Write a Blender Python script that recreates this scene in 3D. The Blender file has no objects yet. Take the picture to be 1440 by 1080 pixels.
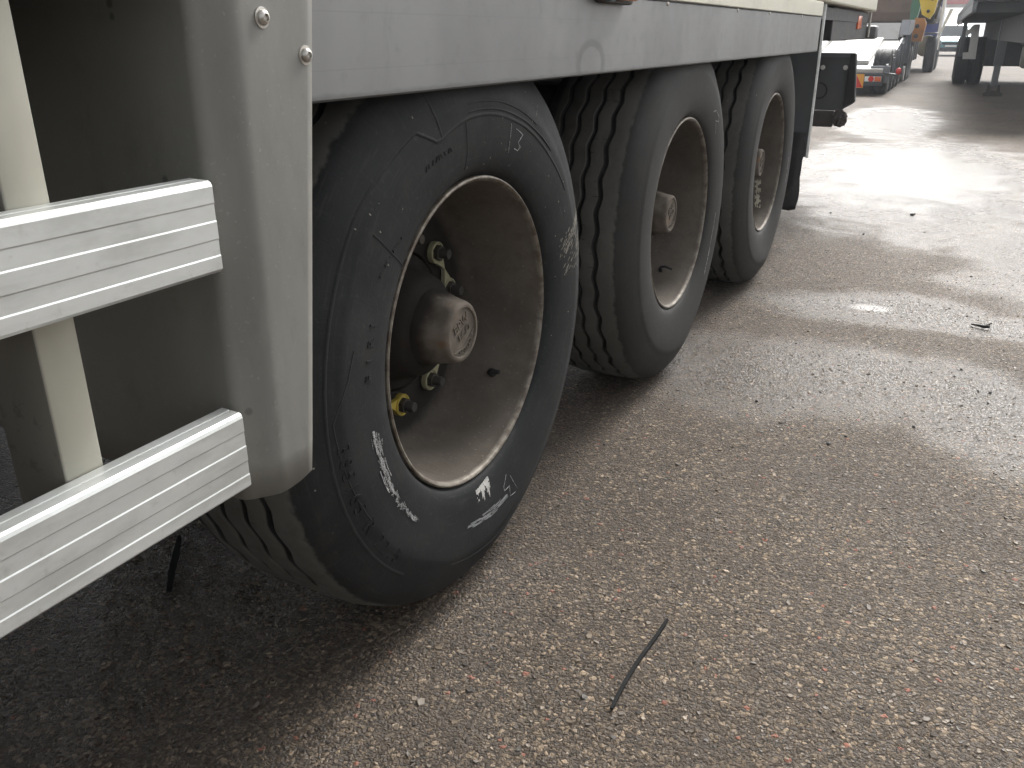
import bpy, bmesh, math, random
import numpy as np
from mathutils import Vector, Matrix
random.seed(7); rng = np.random.default_rng(7)
S = bpy.context.scene
COL = S.collection
rad = math.radians

# ------------------------------------------------------------------ camera
R = Vector((0.88902174, 0.45786309, -0.00131674)); U = Vector((-0.171794, 0.33623123, 0.92597807)); F = Vector((-0.42441391, 0.82298843, -0.37757501))
cd = bpy.data.cameras.new('camera'); cam = bpy.data.objects.new('camera', cd); COL.objects.link(cam)
cam.matrix_world = Matrix(((R.x, U.x, -F.x, 0.76598), (R.y, U.y, -F.y, -1.34235), (R.z, U.z, -F.z, 1.06147), (0, 0, 0, 1)))
cd.sensor_fit = 'HORIZONTAL'; cd.sensor_width = 36; cd.lens = 1205.9 / 1440 * 36
cd.clip_start = 0.05; cd.clip_end = 3000
S.camera = cam

# ------------------------------------------------------------------ overcast sky, sun, exposure
SUN_EL, SUN_AZ = rad(43), rad(4)          # azimuth from +Y towards +X
w = bpy.data.worlds.new('World'); S.world = w; w.use_nodes = True
nt = w.node_tree; nt.nodes.clear()
sky = nt.nodes.new('ShaderNodeTexSky'); sky.sky_type = 'NISHITA'; sky.sun_disc = False
sky.sun_elevation = SUN_EL; sky.sun_rotation = SUN_AZ; sky.air_density = 1.0; sky.dust_density = 4.0; sky.ozone_density = 1.0
hs = nt.nodes.new('ShaderNodeHueSaturation'); hs.inputs['Saturation'].default_value = 0.12; hs.inputs['Value'].default_value = 1.0
bg = nt.nodes.new('ShaderNodeBackground'); bg.inputs['Strength'].default_value = 0.078
wo = nt.nodes.new('ShaderNodeOutputWorld')
nt.links.new(sky.outputs[0], hs.inputs['Color']); nt.links.new(hs.outputs[0], bg.inputs['Color']); nt.links.new(bg.outputs[0], wo.inputs[0])
sd = bpy.data.lights.new('sun', 'SUN'); sd.energy = 1.5; sd.angle = rad(32); sd.color = (1, 0.97, 0.92)
so = bpy.data.objects.new('sun', sd); COL.objects.link(so)
d = -Vector((math.sin(SUN_AZ) * math.cos(SUN_EL), math.cos(SUN_AZ) * math.cos(SUN_EL), math.sin(SUN_EL)))
so.rotation_euler = d.to_track_quat('-Z', 'Y').to_euler()
S.view_settings.view_transform = 'Standard'; S.view_settings.look = 'None'; S.view_settings.exposure = 1.78; S.view_settings.gamma = 1
S.cycles.max_bounces = 5; S.cycles.diffuse_bounces = 3; S.cycles.glossy_bounces = 3; S.cycles.use_adaptive_sampling = True; S.cycles.adaptive_threshold = 0.03

# ------------------------------------------------------------------ node helpers
class NT:
    def __init__(s, name):
        s.m = bpy.data.materials.new(name); s.m.use_nodes = True; s.t = s.m.node_tree; s.t.nodes.clear()
        s.out = s.t.nodes.new('ShaderNodeOutputMaterial'); s.p = s.t.nodes.new('ShaderNodeBsdfPrincipled')
        s.t.links.new(s.p.outputs[0], s.out.inputs[0])
    def n(s, typ, ins=None, **props):
        nd = s.t.nodes.new(typ)
        for k, v in props.items(): setattr(nd, k, v)
        for k, v in (ins or {}).items(): s.set(nd.inputs[k], v)
        return nd
    def set(s, sock, v):
        if isinstance(v, bpy.types.NodeSocket): s.t.links.new(v, sock)
        else:
            if sock.type == 'RGBA' and len(v) == 3: v = (*v, 1)
            sock.default_value = v
    def P(s, **kw):
        for k, v in kw.items(): s.set(s.p.inputs[k.replace('_', ' ')], v)
    def math(s, op, a, b=0.0, c=0.0, clamp=False):
        nd = s.n('ShaderNodeMath', {0: a, 1: b, 2: c}, operation=op, use_clamp=clamp); return nd.outputs[0]
    def mix(s, f, a, b, blend='MIX'):
        nd = s.n('ShaderNodeMix', data_type='RGBA', blend_type=blend, clamp_factor=True)
        s.set(nd.inputs[0], f); s.set(nd.inputs[6], a); s.set(nd.inputs[7], b); return nd.outputs[2]
    def mixf(s, f, a, b):
        nd = s.n('ShaderNodeMix', data_type='FLOAT', clamp_factor=True)
        s.set(nd.inputs[0], f); s.set(nd.inputs[2], a); s.set(nd.inputs[3], b); return nd.outputs[0]
    def ramp(s, f, stops, interp='LINEAR'):
        nd = s.n('ShaderNodeValToRGB', {0: f}); cr = nd.color_ramp; cr.interpolation = interp
        while len(cr.elements) < len(stops): cr.elements.new(0.5)
        for e, (p, c) in zip(cr.elements, stops):
            e.position = p; e.color = (*c, 1) if not isinstance(c, (int, float)) else (c, c, c, 1)
        return nd.outputs[0]
    def step(s, v, a, b):      # smooth map range to 0..1
        nd = s.n('ShaderNodeMapRange', {0: v, 1: a, 2: b, 3: 0.0, 4: 1.0}, interpolation_type='SMOOTHSTEP'); return nd.outputs[0]
    def noise(s, vec, scale, detail=3, rough=0.55, dist=0.0):
        nd = s.n('ShaderNodeTexNoise', {'Vector': vec, 'Scale': scale, 'Detail': detail, 'Roughness': rough, 'Distortion': dist}); return nd.outputs[0]
    def obj(s):
        return s.n('ShaderNodeTexCoord').outputs['Object']
    def world(s):
        return s.n('ShaderNodeNewGeometry').outputs['Position']
    def scale(s, vec, sc):
        return s.n('ShaderNodeMapping', {'Vector': vec, 'Scale': sc}).outputs[0]
    def xyz(s, vec):
        return s.n('ShaderNodeSeparateXYZ', {0: vec}).outputs
    def bump(s, h, strength=0.5, dist=0.002, normal=None):
        ins = {'Height': h, 'Strength': strength, 'Distance': dist}
        if normal is not None: ins['Normal'] = normal
        return s.n('ShaderNodeBump', ins).outputs[0]

MATS = {}
def simple(name, col, rough=0.5, metal=0.0, var=0.25, scale=9, bump=0.15, dirt=None, dirtamt=0.5, coat=0.0):
    a = NT(name); v = a.world()
    n1 = a.noise(v, scale, 5); n2 = a.noise(v, scale * 6, 4)
    c = a.mix(a.math('MULTIPLY', n1, var), col, tuple(x * 0.45 for x in col))
    if dirt: c = a.mix(a.math('MULTIPLY', a.step(a.noise(v, scale * .7, 6, .65), .48, .72), dirtamt), c, dirt)
    a.P(Base_Color=c, Roughness=a.mixf(n2, rough * .8, min(1, rough * 1.25)), Metallic=metal, Normal=a.bump(n2, bump, .001))
    if coat: a.P(Coat_Weight=coat)
    MATS[name] = a.m; return a.m

# ------------------------------------------------------------------ materials
def m_tyre():
    a = NT('tyre_rubber'); o = a.obj(); loc = a.n('ShaderNodeObjectInfo').outputs['Location']
    v = a.n('ShaderNodeVectorMath', {0: o, 1: loc}, operation='ADD').outputs[0]
    x, y, z = a.xyz(o)
    r = a.math('SQRT', a.math('ADD', a.math('MULTIPLY', y, y), a.math('MULTIPLY', z, z)))
    nb = a.noise(v, 60, 4); nl = a.noise(v, 3.2, 5, .6); nf = a.noise(v, 240, 3)
    nm = a.noise(v, 14, 5, .65)
    ang_ = a.math('ARCTAN2', y, z)
    side = a.mix(a.step(nl, .35, .7), (.009, .010, .011), (.022, .023, .0235))
    sc = a.n('ShaderNodeCombineXYZ', {0: a.math('MULTIPLY', r, 130), 1: a.math('MULTIPLY', ang_, 5), 2: 0.0}).outputs[0]
    side = a.mix(a.math('MULTIPLY', a.step(a.noise(sc, 1.0, 4, .65), .54, .72), .45), side, (.040, .040, .039))
    side = a.mix(a.math('MULTIPLY', a.step(a.noise(v, 90, 3, .7), .60, .72), .35), side, (.055, .053, .049))
    dirt = a.xyz(a.n('ShaderNodeObjectInfo').outputs['Color'])[0]
    side = a.mix(a.math('MULTIPLY', dirt, a.mixf(nm, .5, 1.0)), side, (.062, .058, .051))
    side = a.mix(a.math('MULTIPLY', a.step(nm, .5, .75), .35), side, (.042, .039, .034))
    # radial scrub marks
    ang = a.math('ARCTAN2', y, z)
    cv = a.n('ShaderNodeCombineXYZ', {0: a.math('MULTIPLY', r, 9), 1: a.math('MULTIPLY', ang, 30), 2: x}).outputs[0]
    side = a.mix(a.math('MULTIPLY', a.step(a.noise(cv, 1.6, 4), .55, .75), .3), side, (.038, .039, .038))
    dustc = a.mix(a.step(nl, .3, .7), (.080, .077, .069), (.112, .107, .096))
    dustc = a.mix(a.math('MULTIPLY', a.step(nm, .45, .7), .5), dustc, (.052, .049, .044))
    rr = a.math('ADD', r, a.math('MULTIPLY', a.math('SUBTRACT', nb, .5), .010))
    rr = a.math('ADD', rr, a.math('MULTIPLY', a.math('SUBTRACT', nm, .5), .012))
    tr = a.step(rr, .5215, .5265)
    groove = a.step(r, .5335, .5305)      # deep tread grooves keep the dark sidewall colour
    inx = a.step(x, -.064, -.067)
    tr = a.math('MULTIPLY', tr, a.math('SUBTRACT', 1.0, a.math('MULTIPLY', groove, inx)))
    fr = a.math('FRACT', a.math('MULTIPLY', ang_, 88 / (2 * math.pi))); sl = a.step(a.math('ABSOLUTE', a.math('SUBTRACT', fr, .5)), .035, .015)
    nr = a.math('MINIMUM', a.math('ABSOLUTE', a.math('ADD', x, .085)), a.math('MINIMUM', a.math('ABSOLUTE', a.math('ADD', x, .133)), a.math('ABSOLUTE', a.math('ADD', x, .115))))
    dustc = a.mix(a.math('MULTIPLY', a.math('MULTIPLY', a.math('MULTIPLY', sl, a.step(a.noise(v, 31, 1), .52, .6)), a.step(nr, .010, .008)), .7), dustc, (.012, .011, .010))
    c = a.mix(tr, side, dustc)
    # pale specks of road spatter
    vo = a.n('ShaderNodeTexVoronoi', {'Vector': v, 'Scale': 42.0}); sp = a.step(vo.outputs['Distance'], .10, .05)
    pick = a.step(a.xyz(vo.outputs['Color'])[0], .84, .9)
    c = a.mix(a.math('MULTIPLY', a.math('MULTIPLY', sp, pick), a.step(nl, .5, .62)), c, (.3, .29, .26))
    ro = a.mixf(tr, a.mixf(nm, .56, .78), .9)
    h = a.math('ADD', a.math('MULTIPLY', nb, .5), a.math('MULTIPLY', nf, .35))
    a.P(Base_Color=c, Roughness=ro, Normal=a.bump(h, .45, .0016), Specular_IOR_Level=.22)
    MATS['tyre'] = a.m
def m_rim():
    a = NT('dirty_rim_steel_painted_shade'); o = a.obj(); loc = a.n('ShaderNodeObjectInfo').outputs['Location']
    v = a.n('ShaderNodeVectorMath', {0: o, 1: loc}, operation='ADD').outputs[0]
    x, y, z = a.xyz(o); r = a.math('SQRT', a.math('ADD', a.math('MULTIPLY', y, y), a.math('MULTIPLY', z, z)))
    n1 = a.noise(v, 5, 6, .62); n2 = a.noise(v, 38, 5, .6); n3 = a.noise(v, 150, 3)
    c = a.mix(a.step(n1, .32, .68), (.082, .070, .058), (.138, .120, .101))
    c = a.mix(a.math('MULTIPLY', a.step(n2, .48, .74), .45), c, (.082, .069, .057))
    c = a.mix(a.math('MULTIPLY', a.step(a.noise(v, 11, 5, .7), .55, .76), .3), c, (.10, .080, .062))
    c = a.mix(a.math('MULTIPLY', a.step(n3, .62, .75), .4), c, (.30, .27, .235))
    c = a.mix(a.math('MULTIPLY', a.step(a.math('ADD', r, a.math('MULTIPLY', n2, .03)), .290, .235), .95), c, (.014, .0125, .011))  # disc recess painted near-black, shade put into the colour
    # scraped, rust spotted lip
    lip = a.math('MULTIPLY', a.step(x, -.014, -.007), a.step(r, .283, .288))
    lc = a.mix(a.step(n2, .4, .62), (.21, .19, .155), (.095, .075, .056))
    c = a.mix(a.math('MULTIPLY', lip, .85), c, lc)
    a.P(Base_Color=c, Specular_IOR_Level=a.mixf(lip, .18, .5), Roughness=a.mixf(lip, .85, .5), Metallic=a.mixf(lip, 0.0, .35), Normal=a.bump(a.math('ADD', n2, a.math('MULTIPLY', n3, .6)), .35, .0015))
    MATS['rim'] = a.m
def m_asphalt():
    a = NT('damp_asphalt'); v = a.world(); x, y, z = a.xyz(v)
    def vor(sc): return a.n('ShaderNodeTexVoronoi', {'Vector': vw, 'Scale': sc}, voronoi_dimensions='2D')
    def noi(sc, det=3, ro=.55, di=0.0): return a.n('ShaderNodeTexNoise', {'Vector': v, 'Scale': sc, 'Detail': det, 'Roughness': ro, 'Distortion': di}, noise_dimensions='2D')
    wob = noi(90.0, 1).outputs[1]
    vw = a.n('ShaderNodeVectorMath', {0: wob, 1: (.009, .009, 0), 2: v}, operation='MULTIPLY_ADD').outputs[0]
    A1 = vor(94.0); A2 = vor(178.0); A3 = vor(390.0)
    c1 = a.xyz(A1.outputs['Color']); c2 = a.xyz(A2.outputs['Color']); c3 = a.xyz(A3.outputs['Color'])
    size = a.math('MULTIPLY_ADD', c1[2], .30, .22)
    st1 = a.step(A1.outputs['Distance'], a.math('ADD', size, .08), size)
    st1 = a.math('MULTIPLY', st1, a.step(c1[1], .36, .38))
    st2 = a.step(A2.outputs['Distance'], .52, .42); st2 = a.math('MULTIPLY', st2, a.step(c2[1], .25, .28))
    big = noi(1.1, 3).outputs[0]; mid = noi(6.0, 3, .6).outputs[0]
    binder = a.mix(a.step(mid, .35, .65), (.030, .026, .023), (.050, .043, .037))
    grain = a.ramp(c3[0], [(0, (.028, .025, .023)), (.5, (.062, .055, .047)), (.85, (.12, .106, .088)), (1, (.26, .235, .20))])
    binder = a.mix(a.math('MULTIPLY', a.step(A3.outputs['Distance'], .6, .4), .75), binder, grain)
    fine = a.ramp(c2[0], [(0, (.030, .028, .026)), (.35, (.068, .060, .050)), (.7, (.115, .101, .083)), (.9, (.19, .168, .138)), (1, (.32, .285, .24))])
    stone = a.ramp(c1[0], [(0, (.045, .044, .043)), (.25, (.078, .071, .063)), (.55, (.125, .111, .092)), (.85, (.185, .162, .13)), (1, (.33, .295, .24))])
    stone = a.mix(a.step(c1[1], .990, .992), stone, (.26, .125, .10))
    col = a.mix(st2, binder, fine); col = a.mix(st1, col, stone)
    col = a.mix(a.math('MULTIPLY', a.step(big, .42, .70), .45), col, (.040, .035, .031))
    col = a.mix(a.math('MULTIPLY', a.step(mid, .50, .75), .35), col, (.048, .042, .037))
    # wetness: soaked tracks with a shape of their own
    bn = a.math('MULTIPLY', a.math('SUBTRACT', noi(2.2, 4, .60, .3).outputs[0], .5), .95)
    def blob(cx, cy, rx, ry, rot=0.0, lo=1.45, hi=.30):
        ca, sa = math.cos(rot), math.sin(rot)
        mp = a.n('ShaderNodeMapping', {'Vector': v, 'Location': (cx, cy, 0), 'Rotation': (0, 0, rot), 'Scale': (rx, ry, 1)}, vector_type='TEXTURE').outputs[0]
        q = a.xyz(mp); ln = a.math('SQRT', a.math('ADD', a.math('MULTIPLY', q[0], q[0]), a.math('MULTIPLY', q[1], q[1])))
        return a.step(a.math('ADD', ln, bn), lo, hi)
    wet = None
    for b in WET:
        k = a.math('MULTIPLY', blob(*b[:5]), b[5]); wet = k if wet is None else a.math('MAXIMUM', wet, k)
    wet = a.math('MAXIMUM', wet, a.math('MULTIPLY', a.step(mid, .40, .66), .15))
    film = a.step(wet, .55, 1.0)
    col = a.mix(1.0, col, (1.02, .875, .745), 'MULTIPLY')
    col = a.mix(a.math('MULTIPLY', wet, .55), col, a.mix(.5, col, (.022, .020, .018)))
    dome = a.math('MULTIPLY', a.math('SUBTRACT', 1.0, A1.outputs['Distance']), st1)
    h = a.math('ADD', a.math('MULTIPLY', dome, .9), a.math('MULTIPLY', a.math('SUBTRACT', 1.0, A2.outputs['Distance']), .6))
    h = a.math('ADD', h, a.math('MULTIPLY', A3.outputs['Distance'], -.3))
    bp = a.n('ShaderNodeBump', {'Height': h, 'Strength': a.mixf(film, .9, .30), 'Distance': .0045}).outputs[0]
    ro = a.mixf(a.step(wet, .15, .75), a.mixf(c2[1], .62, .9), .20)
    a.P(Base_Color=col, Roughness=ro, Normal=bp, Specular_IOR_Level=a.mixf(wet, .38, .5))
    MATS['asphalt'] = a.m
WET = [  # cx, cy, rx, ry, rot, amount
    (.40, 6.6, 1.15, 2.9, .06, .9), (-.2, 11.5, .7, 3.0, .05, .75),
    (.52, 2.40, .16, .10, .25, .95), (.55, 2.42, .55, .30, .1, .66), (.98, 2.35, .40, .20, 0, .7),
    (.30, 1.48, .85, .42, .25, .66), (.95, 1.45, .30, .55, .3, .62), (1.2, 3.7, .5, 1.3, 0, .6), (-.15, 1.55, .3, .35, 0, .5),
    (-.85, -.35, 1.15, .95, 0, .66), (-1.6, 1.2, 1.2, 1.6, 0, .62)]
def m_stone():
    a = NT('aggregate_stone'); g = a.n('ShaderNodeNewGeometry'); v = g.outputs['Position']; rnd = g.outputs['Random Per Island']
    c = a.ramp(rnd, [(0, (.045, .044, .043)), (.3, (.085, .077, .068)), (.6, (.135, .120, .098)), (.86, (.19, .167, .133)), (.96, (.29, .258, .207)), (.990, (.40, .365, .305)), (.993, (.25, .12, .095)), (1, (.18, .12, .10))])
    n = a.noise(v, 300, 3); c = a.mix(a.math('MULTIPLY', n, .5), c, (.05, .045, .04)); c = a.mix(1.0, c, (1.02, .885, .765), 'MULTIPLY')
    a.P(Base_Color=c, Roughness=a.mixf(n, .35, .75), Normal=a.bump(n, .4, .001)); MATS['stone'] = a.m
def m_skirt():
    a = NT('stained_grey_aluminium'); v = a.world(); x, y, z = a.xyz(v)
    sv = a.scale(v, (1, 1, .22)); n1 = a.noise(sv, 6, 2, .5); n2 = a.noise(v, 26, 5, .65); n3 = a.noise(a.scale(v, (1, .06, 1)), 160, 3)
    c = a.mix(a.step(n1, .35, .68), (.170, .172, .173), (.205, .208, .207))
    c = a.mix(a.math('MULTIPLY', a.step(n2, .54, .78), .35), c, (.125, .126, .125))
    c = a.mix(a.math('MULTIPLY', a.step(a.noise(a.scale(v, (1, 1, .3)), 14, 4), .62, .78), .35), c, (.10, .10, .098))
    # arch-shaped scuff left by a removed fitting
    dy = a.math('SUBTRACT', y, .415); dz = a.math('SUBTRACT', z, 1.004)
    q = a.math('SQRT', a.math('ADD', a.math('MULTIPLY', dy, dy), a.math('MULTIPLY', a.math('MULTIPLY', dz, dz), 2.6)))
    ring = a.math('MULTIPLY', a.step(q, .050, .060), a.step(q, .085, .070))
    c = a.mix(a.math('MULTIPLY', ring, .55), c, (.10, .10, .098))
    for zl in (1.020, 1.088): c = a.mix(a.math('MULTIPLY', a.step(a.math('ABSOLUTE', a.math('SUBTRACT', z, zl)), .0009, .0003), .16), c, (.08, .08, .08))   # hairline plank joints
    # grimy lower lip
    c = a.mix(a.math('MULTIPLY', a.step(a.math('ADD', z, a.math('MULTIPLY', n2, .012)), 1.0, .992), .55), c, (.06, .058, .054))
    a.P(Base_Color=c, Metallic=.35, Roughness=a.mixf(n2, .38, .6), Normal=a.bump(n2, .08, .001)); MATS['skirt'] = a.m
def m_panel():
    a = NT('grimy_beige_wing_panel'); v = a.world(); x, y, z = a.xyz(v)
    n1 = a.noise(a.scale(v, (1, 1, .25)), 7, 5, .6); n2 = a.noise(v, 60, 4)
    c = a.mix(a.step(n1, .3, .7), (.180, .178, .162), (.235, .232, .212))
    inn = a.step(a.math('ADD', x, a.math('MULTIPLY', n1, .03)), .02, -.03)       # inward wall coloured lighter to make up for the dim light there
    c = a.mix(a.math('MULTIPLY', inn, .7), c, (.24, .235, .21))
    n4 = a.noise(a.scale(v, (1, 1, .5)), 22, 5, .7); c = a.mix(a.math('MULTIPLY', a.step(n4, .52, .74), .28), c, (.13, .118, .095))
    c = a.mix(a.math('MULTIPLY', a.step(a.noise(v, 190, 2), .66, .72), .3), c, (.36, .355, .33))
    vo = a.n('ShaderNodeTexVoronoi', {'Vector': v, 'Scale': 24.0}); sp = a.math('MULTIPLY', a.step(vo.outputs['Distance'], .16, .07), a.step(a.xyz(vo.outputs['Color'])[0], .72, .8))
    c = a.mix(a.math('MULTIPLY', sp, .6), c, (.04, .038, .034))
    a.P(Base_Color=c, Roughness=a.mixf(n2, .42, .6), Metallic=.15, Normal=a.bump(n2, .12, .001)); MATS['panel'] = a.m
def m_alu():
    a = NT('anodised_rail_aluminium'); v = a.world()
    n1 = a.noise(a.scale(v, (1, .5, 1.6)), 16, 5, .6); n2 = a.noise(a.scale(v, (1, .05, 1)), 240, 2); n3 = a.noise(v, 70, 4)
    c = a.mix(a.step(n1, .4, .7), (.70, .72, .705), (.55, .565, .545))
    c = a.mix(a.math('MULTIPLY', a.step(n3, .6, .75), .25), c, (.36, .34, .29))
    a.P(Base_Color=c, Metallic=.55, Roughness=a.mixf(n1, .34, .5), Normal=a.bump(n2, .10, .0006, a.bump(a.noise(v, 11, 2), .25, .004))); MATS['alu'] = a.m
def m_post():
    a = NT('cream_post_paint'); v = a.world(); x, y, z = a.xyz(v)
    n1 = a.noise(a.scale(v, (1, 1, .4)), 12, 5); n2 = a.noise(v, 45, 5, .65)
    c = a.mix(a.step(n1, .3, .7), (.34, .33, .275), (.40, .39, .325))
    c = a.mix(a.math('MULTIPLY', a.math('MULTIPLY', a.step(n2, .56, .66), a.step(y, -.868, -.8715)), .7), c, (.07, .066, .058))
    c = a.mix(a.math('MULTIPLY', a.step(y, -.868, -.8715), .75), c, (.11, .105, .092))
    a.P(Base_Color=c, Roughness=.5, Metallic=.15, Normal=a.bump(n2, .1, .001)); MATS['post'] = a.m
def m_hub():
    a = NT('dusty_cast_hub_painted_shade'); v = a.world(); x, y, z = a.xyz(v)
    n1 = a.noise(v, 18, 5, .6); n2 = a.noise(v, 120, 4)
    c = a.mix(a.step(n1, .35, .65), (.105, .09, .074), (.16, .137, .114))
    c = a.mix(a.math('MULTIPLY', a.step(a.noise(v, 26, 4), .6, .7), .6), c, (.17, .10, .06))
    xo = a.xyz(a.obj())[0]; c = a.mix(a.math('MULTIPLY', a.step(a.math('ADD', xo, a.math('MULTIPLY', n1, .03)), -.040, -.075), .93), c, (.014, .012, .0105))  # hub behind the cap darkened in colour to imitate recess shade
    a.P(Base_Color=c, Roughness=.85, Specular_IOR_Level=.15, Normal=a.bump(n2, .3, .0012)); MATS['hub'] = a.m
def m_chalk():
    a = NT('white_chalk'); v = a.world(); n = a.noise(v, 420, 3)
    a.P(Base_Color=a.mix(a.step(n, .35, .6), (.10, .10, .10), (.46, .46, .45)), Roughness=.95); MATS['chalk'] = a.m
def m_mud():
    a = NT('dried_mud'); v = a.world(); n = a.noise(v, 200, 4)
    a.P(Base_Color=a.mix(n, (.10, .092, .078), (.28, .26, .22)), Roughness=.95, Normal=a.bump(n, .4, .001)); MATS['mud'] = a.m
m_tyre(); m_rim(); m_asphalt(); m_stone(); m_skirt(); m_panel(); m_alu(); m_post(); m_hub(); m_chalk(); m_mud()
simple('cream', (.62, .60, .48), .42, 0, .2, 5, .05, (.3, .28, .22), .3)
simple('chassis', (.035, .036, .038), .6, 0, .4, 6, .3, (.09, .08, .065), .6)
simple('black_rubber', (.022, .022, .023), .65, 0, .4, 12, .4, (.07, .063, .052), .5)
simple('bolt_steel', (.55, .53, .49), .32, .8, .3, 40, .2, (.2, .15, .1), .5)
simple('nut_dark', (.05, .045, .04), .6, .3, .3, 40, .3, (.10, .08, .06), .6)
simple('pointer_yellow', (.42, .32, .05), .5, 0, .3, 40, .1, (.25, .2, .1), .4)
simple('pointer_pale', (.30, .29, .18), .55, 0, .3, 40, .1, (.25, .22, .14), .5)
simple('lens_orange', (.75, .16, .05), .25, 0, .1, 20, .05)
simple('lens_red', (.70, .035, .025), .25, 0, .1, 20, .05)
simple('sign_amber', (.85, .36, .03), .4, 0, .1, 20, .05)
simple('lens_white', (.8, .8, .78), .25, 0, .05, 20, .05)
simple('teal_plastic', (.07, .115, .12), .45, 0, .3, 20, .1)
simple('plate_grey', (.105, .112, .116), .5, 0, .35, 7, .2, (.15, .14, .12), .4)
simple('rust', (.085, .075, .068), .8, 0, .6, 30, .6, (.05, .04, .035), .8)
simple('deck_pale', (.55, .54, .52), .35, .2, .3, 4, .2, (.3, .27, .23), .5)
simple('loader_dark', (.05, .055, .058), .5, 0, .3, 6, .2, (.12, .11, .09), .5)
simple('loader_grey', (.20, .21, .23), .5, .2, .3, 6, .2, (.12, .11, .09), .5)
simple('bucket_brown', (.22, .15, .115), .7, .1, .5, 3, .4, (.12, .08, .06), .7)
simple('machine_yellow', (.72, .50, .03), .4, 0, .15, 5, .1, (.4, .3, .1), .3)
simple('machine_orange', (.55, .22, .05), .5, 0, .3, 8, .2, (.2, .1, .05), .5)
simple('machine_green', (.06, .20, .14), .5, 0, .3, 8, .2, (.1, .1, .08), .4)
simple('truck_blue', (.06, .09, .30), .35, 0, .2, 4, .05, coat=.5)
simple('car_teal', (.05, .24, .28), .3, .2, .15, 4, .03, coat=.8)
simple('car_glass', (.02, .025, .03), .04, 0, .1, 4, 0)
simple('white_paint', (.82, .82, .80), .45, 0, .12, 4, .05, (.5, .48, .42), .25)
simple('red_paint', (.55, .09, .08), .5, 0, .2, 2, .05)
simple('frame_blue_grey', (.075, .088, .10), .5, 0, .35, 4, .2, (.12, .11, .09), .4)
simple('leg_grey', (.16, .175, .19), .5, .2, .3, 6, .2, (.1, .09, .075), .5)
simple('black_plastic', (.010, .0105, .011), .75, 0, .3, 60, .2, (.03, .03, .03), .5).node_tree.nodes['Principled BSDF'].inputs['Specular IOR Level'].default_value = .15
simple('tank_pale', (.52, .51, .47), .4, .2, .2, 4, .1, (.25, .22, .18), .4)
simple('patch_ivory', (.46, .43, .33), .7, 0, .3, 40, .2, (.2, .17, .12), .6)
M = MATS

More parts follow.
